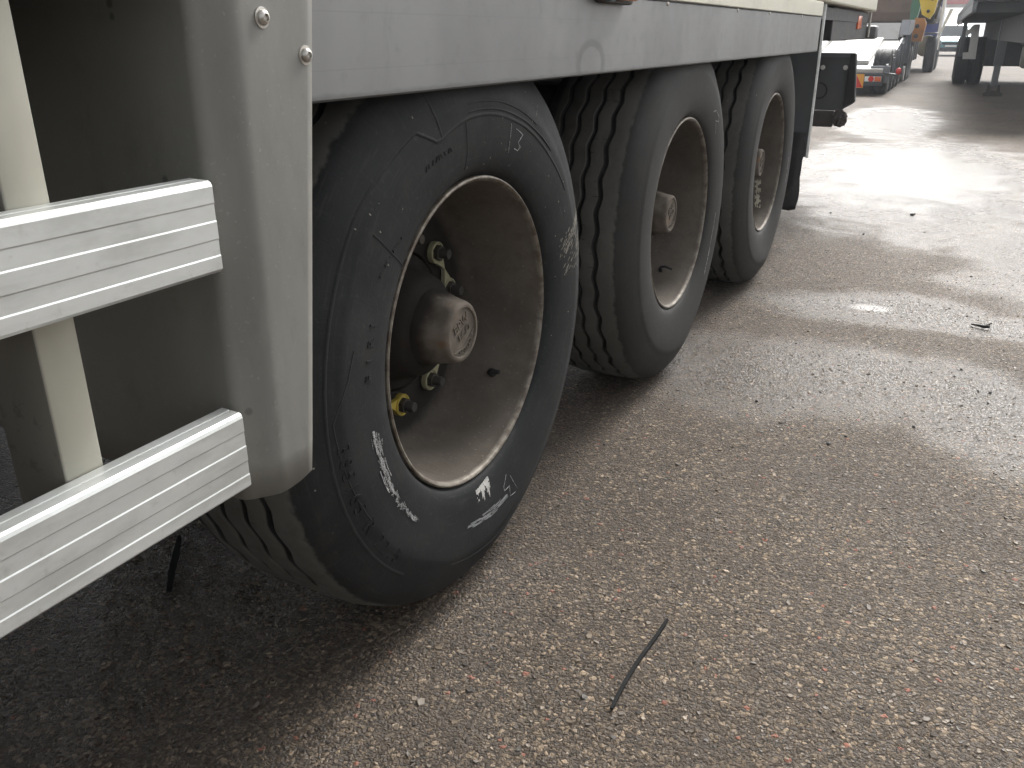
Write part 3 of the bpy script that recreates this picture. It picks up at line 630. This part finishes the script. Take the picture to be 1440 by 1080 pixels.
# front wing panel: flat flange with bolts, rounded corner, wall running in under the trailer
def wing():
    rows = []; zs = np.linspace(.509, 1.20, 15)
    for z in zs:
        k = (z - .5) / .6
        ye = -.551 + (.551 - .470) * max(0, min(1, k)) + .0   # rear edge leans
        yf = -.598 + .010 * k          # start of the corner radius
        p = [(.0512, ye), (.0508, ye - .010), (.0502, (ye + yf) / 2), (.0500, yf + .006), (.0500, yf + .001)]
        X, Y, an = .050, yf, 0.0                       # flange > soft fold > slanting face > tight fold > wall
        def arc(a0, a1, r, n):
            nonlocal X, Y
            for i in range(n):
                t0 = a0 + (a1 - a0) * (i + .5) / n; X -= r * (a1 - a0) / n * math.sin(t0); Y -= r * (a1 - a0) / n * math.cos(t0); p.append((X, Y))
        arc(0, rad(38), .030, 5)
        for i in range(3): X -= .0085 * math.sin(rad(38)); Y -= .0085 * math.cos(rad(38)); p.append((X, Y))
        arc(rad(38), rad(90), .020, 7)
        rr = yf - Y
        p += [(-.05, yf - rr), (-.15, yf - rr), (-.30, yf - rr), (-.47, yf - rr)]
        rows.append([(x, y, z) for x, y in p])
    m = len(rows[0]);
    # clipped lower corner of the flange
    for i, dz in ((0, .007), (1, .004), (2, .001)): x, y, z = rows[0][i]; rows[0][i] = (x, y, z + dz)
    vs = [p for r in rows for p in r]; fs = [(i * m + j, i * m + j + 1, (i + 1) * m + j + 1, (i + 1) * m + j) for i in range(len(rows) - 1) for j in range(m - 1)]
    b = MB(); b.add(vs, fs); o = b.build('wing_panel', 'panel', trailer, smooth=True, angle=60)
    s = o.modifiers.new('thick', 'SOLIDIFY'); s.thickness = .003; s.offset = 0
    return o
wg = wing()
for y, z in ((-.557, 1.079), (-.490, 1.039)):
    b = MB(); b.lathe([(.0112, 0), (.0112, .0016), (.008, .0018)], 20, 'x', (.0515, y, z)); b.lathe([(.0083, .0016), (.0083, .003), (.0075, .0056), (.0054, .0073), (.0040, .0076), (.0036, .0050), (.0005, .0050)], 20, 'x', (.0515, y, z)); b.build('panel_bolt', 'bolt_steel', wg, smooth=True)

# side guard: posts and two ribbed rails
def rail(z0, z1, yend):
    h = z1 - z0; f = [0, .19, .37, .57, .76, 1]; X0, X1 = .052, .0512
    sec = [(.020, z0 + .001), (X0 - .004, z0), (X0, z0 + .004)]
    lv = [z0 + h * q for q in f]
    sec += [(X0, lv[1] - .0008), (X1, lv[1] + .0008), (X1, lv[2] - .0008), (X0, lv[2] + .0008), (X0, lv[3] - .0008), (X1, lv[3] + .0008), (X1, lv[4] - .0008), (X0, lv[4] + .0008)]
    sec += [(X0, z1 - .006), (X0 - .0016, z1 - .0022), (X0 - .005, z1), (.034, z1 + .0005), (.0335, z1 - .0008), (.0320, z1 - .0008), (.0315, z1 + .0005), (.020, z1 + .001)]
    return extrude('guard_rail', 'alu', sec, -4.2, yend, trailer)
rail(.8165, .9165, -.660); rail(.5435, .6435, -.660)
for y0 in (-.872, -2.3, -3.7):
    b = MB(); b.box(-.066, .0185, y0, y0 + .046, .545, 1.16, .0035); b.build('guard_post', 'post', trailer, smooth=True)
for z in (.845, .885, .575, .615):
    b = MB(); b.lathe([(.012, -.066), (.012, -.072), (.0005, -.074)], 6, 'x', (0, -.849, z)); b.build('post_bolt', 'bolt_steel', trailer)

# rear spray wall, edge strip, mud flap
b = MB(); b.box(-.48, .018, 3.492, 3.498, .46, 1.128); b.build('rear_spray_wall', 'plate_grey', trailer)
b = MB(); b.prism([(.018, 3.484), (.026, 3.486), (.030, 3.494), (.026, 3.502), (.018, 3.503)], .455, 1.2, 'z'); b.build('edge_strip', 'alu', trailer)
def flap():
    n = 15; vs = []; fs = []
    for i in range(n):
        z = .185 + .40 * i / (n - 1)
        for j in range(13):
            x = -.46 + .465 * j / 12; k = 1 - i / (n - 1)
            vs.append((x + (random.uniform(-.004, .006) if j in (0, 12) else 0), 3.486 + .02 * math.sin(3 * x) * k - .018 * k * k + random.uniform(-.001, .001), z + (random.uniform(-.006, .004) if i == 0 else 0)))
    for i in range(n - 1):
        for j in range(12): fs.append((i * 13 + j, i * 13 + j + 1, (i + 1) * 13 + j + 1, (i + 1) * 13 + j))
    b = MB(); b.add(vs, fs); o = b.build('mud_flap', 'black_rubber', trailer, smooth=True); s = o.modifiers.new('t', 'SOLIDIFY'); s.thickness = .012; return o
flap()
# rear underrun plate, its worn foot, rear chassis side with lamp and buffer
up = MB(); up.prism([(-.95, .60), (-.95, .948), (.026, .948), (.036, .940), (.066, .655), (.055, .640), (-.022, .592)], 4.90, 4.925, 'y'); up = up.build('underrun_plate', 'plate_grey', trailer)
MB().prism([(-.95, .922), (-.95, .9475), (.018, .9475), (.022, .922)], 4.892, 4.8985, 'y').build('top_lip', 'leg_grey', up)
MB().prism([(-.004, .62), (.0, .945), (.030, .943), (.062, .655), (.05, .645)], 4.88, 4.8975, 'y').build('end_cap', 'black_rubber', up)
for x in (-.163, -.022): b = MB(); b.lathe([(.016, -.002), (.015, -.008), (.009, -.012), (.0005, -.013)], 14, 'y', (x, 4.90, .859)); b.build('rivet', 'lens_white', up, smooth=True)
cb = []
for i in range(24): t = 2 * math.pi * i / 24 + 1.9; cb.append((-.165 + .048 * math.cos(t), 4.892, .715 + .048 * math.sin(t)))
b = MB(); b.tube([(-.175, 4.894, .85), (-.178, 4.893, .80), (-.19, 4.892, .77)] + cb, .005, 6); b.build('cable_loop', 'black_rubber', up, smooth=True)
fb = MB(); fb.box(-.95, -.055, 4.885, 4.93, .488, .59, .008); fb = fb.build('plate_foot', 'rust', up, smooth=True)
b = MB(); bmx = bmesh.new(); bmesh.ops.create_icosphere(bmx, subdivisions=3, radius=.055)
for q in bmx.verts: q.co *= random.uniform(.72, 1.12); q.co += Vector((-.020, 4.91, .545))
b.bm(bmx); b.build('torn_corner', 'rust', fb)
b = MB(); b.box(-.85, -.006, 4.0, 5.60, 1.025, 1.20, .006); ch = b.build('rear_chassis', 'chassis', trailer)
MB().box(-.010, .004, 5.02, 5.2, 1.09, 1.17, .004).build('amber_lamp', 'lens_orange', ch, smooth=True)
MB().tube([(.012, 5.58, 1.20), (.012, 5.58, 1.04)], .008, 8).build('hanging_rod', 'bolt_steel', ch, smooth=True)
MB().box(-.055, .055, 5.64, 5.80, 1.026, 1.115, .015).build('rubber_buffer', 'plate_grey', ch, smooth=True)

# ------------------------------------------------------------------ generic vehicle wheel for the things behind
def bg_wheel_mesh(rt, rr, wd):
    h = wd / 2; b = MB()
    b.lathe([(rr, h * .9), (rr * 1.12, h), (rt * .86, h), (rt * .97, h * .86), (rt, h * .7), (rt, h * .22), (rt * .975, h * .2), (rt * .975, h * .1), (rt, h * .08), (rt, -h * .08), (rt * .975, -h * .1), (rt * .975, -h * .2), (rt, -h * .22), (rt, -h * .7), (rt * .97, -h * .86), (rt * .86, -h), (rr, -h * .9)], 48, mi=0)
    b.lathe([(rr, h * .9), (rr * .93, h * .8), (rr * .85, h * .2), (rr * .5, h * .25), (rr * .4, h * .7), (.001, h * .72)], 32, mi=1); b.lathe([(rr, -h * .9), (rr * .9, -h * .5), (.001, -h * .4)], 32, mi=1)
    return b.mesh('wheel', ['black_rubber', 'leg_grey'], True, 35)

# ------------------------------------------------------------------ low loader behind
ll = thing('low_loader', 'low-loader trailer with pale sloping deck and tail lights, parked behind the big trailer', 'trailer', (-1.95, 16.6, 0), rad(.9))
# local: rear at y=0, right side x=+1.12
b = MB(); b.prism([(0, .40), (0, .462), (3.3, .93), (3.3, .80)], -1.12, 1.10, 'x'); b.build('beavertail', 'deck_pale', ll)
for i in range(4):
    b = MB(); b.box(-1.1 + .56 * i, -1.1 + .56 * i + .5, -.012, .0, .372, .398); b.build('ramp_tread', 'leg_grey', ll)
def ramp(x0, x1):
    b = MB(); b.prism([(.45, .535), (.45, .60), (3.0, .985), (3.2, .985), (3.2, .93)], x0, x1, 'x'); return b.build('loading_ramp', 'deck_pale', ll)
ramp(-.95, -.25); ramp(.10, .80)
b = MB(); b.box(-1.12, 1.13, -.02, .10, .17, .368, .01); bump_ = b.build('rear_bumper', 'loader_dark', ll)
b = MB(); b.box(.40, .803, -.032, -.0205, .13, .375, .003); sg = b.build('warning_plate', 'sign_amber', bump_)
MB().prism([(.47, .14), (.795, .14), (.675, .34)], -.037, -.0325, 'y').build('red_triangle', 'lens_red', sg)
b = MB(); b.box(.812, 1.10, -.04, -.0205, .245, .335, .006); lc_ = b.build('tail_light', 'lens_white', bump_, smooth=True)
MB().lathe([(.0005, -.052), (.045, -.050), (.05, -.0405)], 20, 'y', (.925, 0, .29)).build('red_lens', 'lens_red', lc_, smooth=True)
MB().box(.985, 1.095, -.05, -.0405, .25, .33, .004).build('amber_lens', 'lens_orange', lc_, smooth=True)
MB().tube([(1.12, .03, .40), (1.34, .03, .37)], .014, 8).build('marker_arm', 'leg_grey', ll)
bmx = bmesh.new(); bmesh.ops.create_icosphere(bmx, subdivisions=2, radius=.05)
for q in bmx.verts: q.co = Vector((q.co.x, q.co.y * .7, q.co.z * 1.2)) + Vector((1.37, .03, .43))
MB().bm(bmx).build('red_marker', 'lens_red', ll, smooth=True)
LW = bg_wheel_mesh(.40, .24, .30)
for y in (.62, 1.55, 2.48, 3.41): link('wheel', LW, ll, (1.04, y, .40)); link('wheel', LW, ll, (-1.04, y, .40))
for y in (.10, 1.08, 2.01, 2.94, 3.87):
    b = MB(); b.box(.88, 1.22, y - .02, y + .03, .22, .50 + .13 * y, .006); b.build('mudguard_rib', 'loader_grey', ll, smooth=True)
b = MB(); b.prism([(.1, .47), (.1, .53), (3.4, .99), (4.0, .99), (4.0, .90)], 1.135, 1.17, 'x'); b.build('side_beam', 'loader_grey', ll)
b = MB(); b.box(-1.12, 1.12, 3.3, 9.6, .78, .95); b.build('main_deck', 'loader_dark', ll)
b = MB(); b.prism([(3.32, .952), (3.6, 1.28), (8.8, 1.31), (8.8, .952)], -1.10, 1.06, 'x'); b.build('raised_deck', 'deck_pale', ll)
b = MB(); b.prism([(3.4, 1.04), (3.7, 1.34), (5.4, 1.36), (5.4, 1.16), (4.2, 1.04)], 1.065, 1.24, 'x'); b.build('deck_rail', 'loader_grey', ll)
MB().box(.0, .12, 4.4, 4.6, 1.30, 1.37, .01).build('lashing_ring', 'nut_dark', ll)
for y in (5.3, 6.3, 7.3, 8.3, 9.2): b = MB(); b.box(1.05, 1.22, y, y + .07, .42, 1.12, .01); b.build('side_post', 'loader_grey', ll, smooth=True)
for y in (6.0, 6.95): link('wheel', LW, ll, (1.06, y, .40))
b = MB(); b.lathe([(.0005, -.12), (.17, -.12), (.18, 0), (.17, .12), (.0005, .12)], 20, 'x', (1.08, 5.05, .20)); b.build('spare_roller', 'deck_pale', ll, smooth=True)

# machine carried on the low loader
ex = thing('excavator', 'digger with rusty brown bucket and yellow boom riding on the low loader', 'excavator', (-1.55, 24.6, 1.31))
b = MB(); pts = [(-.6, .03)]
for i in range(9): t = math.pi * (1.5 - i / 8 * .9); pts.append((-.45 + .55 * math.cos(t), .58 + .55 * math.sin(t)))
b.prism([(-.1, .0), (-.45, .05), (-.58, .25), (-.62, .55), (-.55, .95), (-.2, 1.05), (.55, 1.05), (.62, .6), (.45, .15), (.25, .0)], -.70, .50, 'x'); bk = b.build('bucket', 'bucket_brown', ex)
for x in (-.6, -.35, -.1, .15, .40): MB().prism([(-.62, .93), (-.80, 1.02), (-.79, 1.06), (-.55, 1.0)], x - .05, x + .05, 'x').build('bucket_tooth', 'bolt_steel', bk)
MB().box(-.65, .45, -.64, -.63, .88, .92).build('wear_strip', 'lens_white', bk)
b = MB(); b.prism([(.52, .05), (.50, .45), (.60, .9), (.62, 1.4), (.80, 1.4), (.76, .8), (.70, .3), (.66, .05)], -1.1, -.7, 'y'); b.build('stick_link', 'machine_green', ex)
b = MB(); b.prism([(.62, 1.3), (.66, .62), (.80, .18), (.98, .08), (1.06, .22), (1.12, .75), (1.05, 1.3)], -1.5, -1.15, 'y'); bo = b.build('boom', 'machine_yellow', ex)
for x, z in ((.93, .25), (.98, .52), (.84, .62)): MB().lathe([(.0005, -.03), (.035, -.025), (.04, 0)], 14, 'y', (x, -1.5, z)).build('boom_pin', 'nut_dark', bo, smooth=True)
b = MB(); b.prism([(.62, -.42), (.62, .02), (.70, .10), (.88, .10), (.94, -.02), (.90, -.42)], -1.75, -1.35, 'y'); cp = b.build('quick_coupler', 'machine_orange', ex)
for z in (-.08, -.30): MB().lathe([(.0005, -.02), (.045, -.015), (.05, 0)], 14, 'y', (.76, -1.75, z)).build('coupler_pin', 'nut_dark', cp, smooth=True)
b = MB(); b.tube([(.98, -1.2, 1.25), (1.16, -1.0, .65), (1.08, -.9, .1)], .03, 8); b.build('hydraulic_hose', 'black_rubber', ex, smooth=True)
b = MB(); b.box(-.95, .85, .9, 3.4, .55, 1.35, .05); b.build('engine_house', 'machine_yellow', ex, smooth=True)
for x in (-1.0, .55): b = MB(); b.box(x, x + .45, .8, 3.6, .0, .5, .12); b.build('track', 'black_rubber', ex, smooth=True)

# blue lorry further back
bl = thing('blue_lorry', 'tall blue lorry cab beyond the low loader', 'lorry', (-1.80, 30, 0), rad(.6))
b = MB(); b.prism([(0, .55), (0, 2.95), (.35, 3.1), (2.0, 3.1), (2.25, 1.9), (2.3, .55)], -1.2, 1.2, 'x'); cb_ = b.build('cab', 'truck_blue', bl)
MB().box(1.201, 1.215, .7, 1.7, 1.75, 2.6, .01).build('side_window', 'car_glass', cb_, smooth=True)
MB().tube([(1.2, -.05, .6), (1.2, -.05, 3.0)], .05, 10).build('exhaust_stack', 'white_paint', bl, smooth=True)
MB().prism([(1.16, .9), (1.26, 1.05), (1.50, 1.75), (1.40, 1.75)], -.5, -.42, 'y').build('stay_bar', 'white_paint', bl)
BW = bg_wheel_mesh(.50, .29, .30)
for y in (.9, -1.4): link('wheel', BW, bl, (1.10, y, .50)); link('wheel', BW, bl, (-1.10, y, .50))
b = MB(); b.box(-.5, .5, -2.6, 1.0, .7, .95); b.build('frame', 'loader_dark', bl)
b = MB(); b.lathe([(.0005, -.6), (.28, -.6), (.30, -.57), (.30, .57), (.28, .6), (.0005, .6)], 28, 'y', (.92, -.25, .72)); b.build('fuel_tank', 'tank_pale', bl, smooth=True)
MB().box(.9, 1.22, -2.2, -.8, 1.05, 1.10, .02).build('mudguard', 'loader_grey', bl, smooth=True)
MB().box(-1.42, -1.22, 1.9, 2.0, 1.9, 2.4, .03).build('mirror', 'black_rubber', bl, smooth=True)

# teal car facing the camera
car = thing('parked_car', 'teal car facing the camera at the end of the lane', 'car', (-.85, 50.2, 0))
prof = [(0, .28), (-.02, .62), (.05, .72), (.95, .92), (1.75, 1.46), (2.1, 1.54), (3.4, 1.52), (4.1, 1.02), (4.25, .85), (4.25, .30)]
def loft(prof, halfw, taper):
    b = MB(); n = len(prof); vs = []
    for sx in (-1, -.82, .82, 1):
        for y, z in prof:
            k = max(0, (z - .9)) * taper; wdt = (halfw - k) * sx; zz_ = z if abs(sx) < .9 else (.28 + (z - .28) * .955); vs.append((wdt, y, zz_))
    fs = [(i + n * s_, (i + 1) % n + n * s_, (i + 1) % n + n * (s_ + 1), i + n * (s_ + 1)) for s_ in range(3) for i in range(n)] + [tuple(range(n)), tuple(range(4 * n - 1, 3 * n - 1, -1))]
    return b.add(vs, fs)
body = loft(prof, .88, .28).build('body', 'car_teal', car, smooth=True, angle=25)
MB().add([(-.72, .985, .945), (.72, .985, .945), (.58, 1.70, 1.435), (-.58, 1.70, 1.435), (-.72, .975, .955), (.72, .975, .955), (.58, 1.69, 1.452), (-.58, 1.69, 1.452)], [(0, 1, 2, 3), (4, 5, 6, 7), (0, 1, 5, 4), (1, 2, 6, 5), (2, 3, 7, 6), (3, 0, 4, 7)]).build('windscreen', 'car_glass', car)
for s_ in (-1, 1):
    MB().prism([(s_ * .80, .56), (s_ * .80, .68), (s_ * .45, .66), (s_ * .50, .57)], -.035, .05, 'y').build('headlight', 'lens_white', car)
    MB().box(s_ * .98 - .09, s_ * .98 + .09, 1.25, 1.35, .95, 1.08, .03).build('door_mirror', 'car_teal', car, smooth=True)
MB().box(-.42, .42, -.045, 0, .55, .66, .01).build('grille', 'black_plastic', car)
MB().box(-.86, .86, -.06, .25, .22, .42, .04).build('lower_bumper', 'black_plastic', car, smooth=True)
MB().box(-.26, .26, -.07, -.0605, .44, .53, .004).build('number_plate', 'lens_white', car)
CW = bg_wheel_mesh(.32, .21, .2)
for x in (-.78, .78):
    for y in (.85, 3.35): link('wheel', CW, car, (x, y, .32))

# flatbed on the right, slightly askew
rt = thing('flatbed_trailer', 'dark flatbed trailer on the right standing on a grey landing leg', 'trailer', (.12, 21.5, 0), rad(2.3))
# local x: 0 = left edge, +x inwards; local y along
b = MB(); b.box(0, 2.5, -10.3, 3.4, 1.42, 1.52, .01); b.build('deck', 'frame_blue_grey', rt)
b = MB(); b.box(.0, .05, -10.3, 3.4, 1.30, 1.4195, .008); b.build('side_raft', 'leg_grey', rt)
for x in (.72, 1.7): b = MB(); b.box(x - .06, x + .06, -10.2, 3.3, .95, 1.419); b.build('chassis_beam', 'chassis', rt)
b = MB(); b.box(.62, 1.95, -.9, 2.3, .42, .945, .03); b.build('suspension_box', 'chassis', rt, smooth=True)
for k in range(18): y = -10.0 + .72 * k; b = MB(); b.box(.052, 2.45, y, y + .06, 1.30, 1.4192); b.build('cross_member', 'frame_blue_grey', rt)
for y in (-1.9, -.9, .1, 2.8): b = MB(); b.tube([(.03, y, 1.36), (.03, y, 1.24)], .018, 8); b.build('lashing_hook', 'bolt_steel', rt)
RW = bg_wheel_mesh(.50, .29, .27)
for y in (.35, 1.62):
    for x in (.16, .46): link('wheel', RW, rt, (x + .06, y, .50))
    link('wheel', RW, rt, (2.2, y, .50))
    b = MB(); b.tube([(.2, y, .5), (2.3, y, .5)], .07, 12); b.build('axle', 'chassis', rt)
b = MB(); b.prism([(.17, 1.10), (.31, 1.245), (.42, 1.245), (.455, .55), (.20, .55), (.185, .68), (.29, .69), (.275, 1.06), (.175, 1.0)], -.62, -.60, 'y'); b.build('white_mudguard', 'white_paint', rt)
b = MB(); b.box(.62, .86, -.3, .0, .40, .80, .02); b.build('brake_chamber', 'frame_blue_grey', rt, smooth=True)
b = MB(); b.box(.10, .18, -.6, -.5, .60, 1.35, .01); b.build('mudguard_stay', 'leg_grey', rt, smooth=True)
# landing legs
for x in (.72, 2.0):
    b = MB(); b.box(x - .075, x + .075, -4.17, -4.02, .53, 1.30, .01); lg = b.build('landing_leg', 'leg_grey', rt, smooth=True)
    MB().box(x - .055, x + .055, -4.15, -4.04, .16, .53, .008).build('inner_tube', 'leg_grey', lg, smooth=True)
    MB().prism([(x - .15, .0), (x - .165, .06), (x - .12, .075), (x - .10, .20), (x - .06, .20), (x - .06, .09), (x + .06, .09), (x + .06, .20), (x + .10, .20), (x + .12, .075), (x + .165, .06), (x + .15, .0)], -4.21, -3.98, 'y').build('foot', 'nut_dark', lg)
    MB().tube([(x + .05, -4.1, 1.15), (x + .55, -3.2, .75)], .03, 8).build('brace', 'frame_blue_grey', lg, smooth=True)
b = MB(); b.lathe([(.0005, -.75), (.22, -.75), (.255, -.70), (.255, .70), (.22, .75), (.0005, .75)], 28, 'x', (1.90, -2.95, .70)); tk = b.build('air_tank', 'tank_pale', rt, smooth=True)
MB().box(1.25, 1.36, -3.23, -3.20, .56, .62, .01).build('tank_valve', 'nut_dark', tk)

# red-edged canopy closing the lane
cn = thing('canopy', 'red-edged canopy roof at the far end of the lane above the teal car', 'canopy', (-2.6, 85, 0))
b = MB(); b.box(-6, 5.5, 0, 8, 3.25, 3.32); b.build('roof', 'white_paint', cn)
b = MB(); b.box(-6.1, 5.6, -.12, 8.1, 3.325, 4.3, .02); b.build('fascia', 'red_paint', cn)
for x in (-5.6, -.6, 5.0):
    for y in (.4, 7.5): b = MB(); b.tube([(x, y, 0), (x, y, 3.25)], .11, 12); b.build('post', 'white_paint', cn, smooth=True)

# ------------------------------------------------------------------ litter on the asphalt
def strip(name, pts, wd, th, label, cat, twist=0.0):
    b = MB(); n = len(pts); vs = []; P = [Vector(p) for p in pts]
    for i, p in enumerate(P):
        t = (P[min(i + 1, n - 1)] - P[max(0, i - 1)]).normalized(); nr = Vector((-t.y, t.x, 0)); q = wd * (.55 if i in (0,) else .8 if i == n - 1 else 1)
        up_ = Vector((0, 0, th)); a = math.sin(i * .9) * twist
        vs += [p + nr * q - Vector((0, 0, .0005)), p + nr * q * .9 + up_ + Vector((0, 0, a)), p - nr * q * .9 + up_ - Vector((0, 0, a)), p - nr * q - Vector((0, 0, .0005))]
    fs = [(0, 1, 2, 3), (4 * n - 1, 4 * n - 2, 4 * n - 3, 4 * n - 4)]
    for i in range(n - 1):
        for k in range(4): fs.append((4 * i + k, 4 * i + (k + 1) % 4, 4 * i + 4 + (k + 1) % 4, 4 * i + 4 + k))
    return tag(b.add(vs, fs).build(name, 'black_plastic', smooth=True, angle=40), label, cat)
strip('cable_tie', [(.4045, .020, .004), (.4035, .000, .004), (.4015, -.035, .004), (.397, -.085, .004), (.3935, -.130, .004), (.392, -.18, .004), (.3925, -.22, .004), (.394, -.256, .004)], .0037, .0024, 'black plastic cable tie lying on the open asphalt in the foreground', 'cable tie', .0004)
strip('plastic_strip', [(-.675, -.200, .004), (-.63, -.25, .004), (-.585, -.305, .004), (-.53, -.362, .004)], .0075, .003, 'dark flat plastic strip lying in the shadow under the trailer', 'strip')
b = MB(); b.tube([(.900, 2.325, .008), (.925, 2.312, .010), (.945, 2.305, .010), (.962, 2.31, .012)], [.003, .005, .007, .006], 6); b.tube([(.945, 2.306, .012), (.968, 2.325, .022)], [.005, .003], 6)
tag(b.build('twig', 'black_rubber', smooth=True), 'short dark twig lying on the wet asphalt at the right', 'twig')
chips = [(.533, 4.624, .016), (.325, 3.891, .010), (.063, 4.464, .009), (.965, 1.595, .007), (.879, 1.783, .006), (.564, .976, .007), (.768, 1.206, .007), (.319, 1.188, .006), (.632, 4.11, .008), (.931, 1.597, .005), (.540, 4.66, .012), (.86, 1.70, .005), (.60, 1.05, .005), (.96, 1.50, .006)]
cms = []
for k in range(4):
    bmx = bmesh.new(); bmesh.ops.create_icosphere(bmx, subdivisions=1, radius=1)
    for q in bmx.verts: q.co *= random.uniform(.7, 1.1); q.co.z *= .6
    cms.append(MB().bm(bmx).mesh('stone_chip', 'chassis'))
for i, (x, y, s_) in enumerate(chips):
    o = link('stone_chip', cms[i % 4], None, (x, y, s_ * .45), (0, 0, i * 1.3)); o.scale = (s_, s_ * .8, s_)
    tag(o, 'tiny loose dark stone chip lying on the damp asphalt', 'stone', 'loose stone chips on the asphalt')

# ------------------------------------------------------------------ added volume: thin pale veil standing in for lens glare
b = MB(); b.box(-450, 450, -350, 750, -1, 9.0)
hz = NT('glare_veil'); hz.t.nodes.remove(hz.p)
pv = hz.n('ShaderNodeVolumePrincipled', {'Color': (.88, .93, 1.0, 1), 'Density': .0018, 'Anisotropy': .3}); hz.t.links.new(pv.outputs[0], hz.out.inputs['Volume'])
hzo = b.build('glare_veil', hz.m); hzo['kind'] = 'stuff'
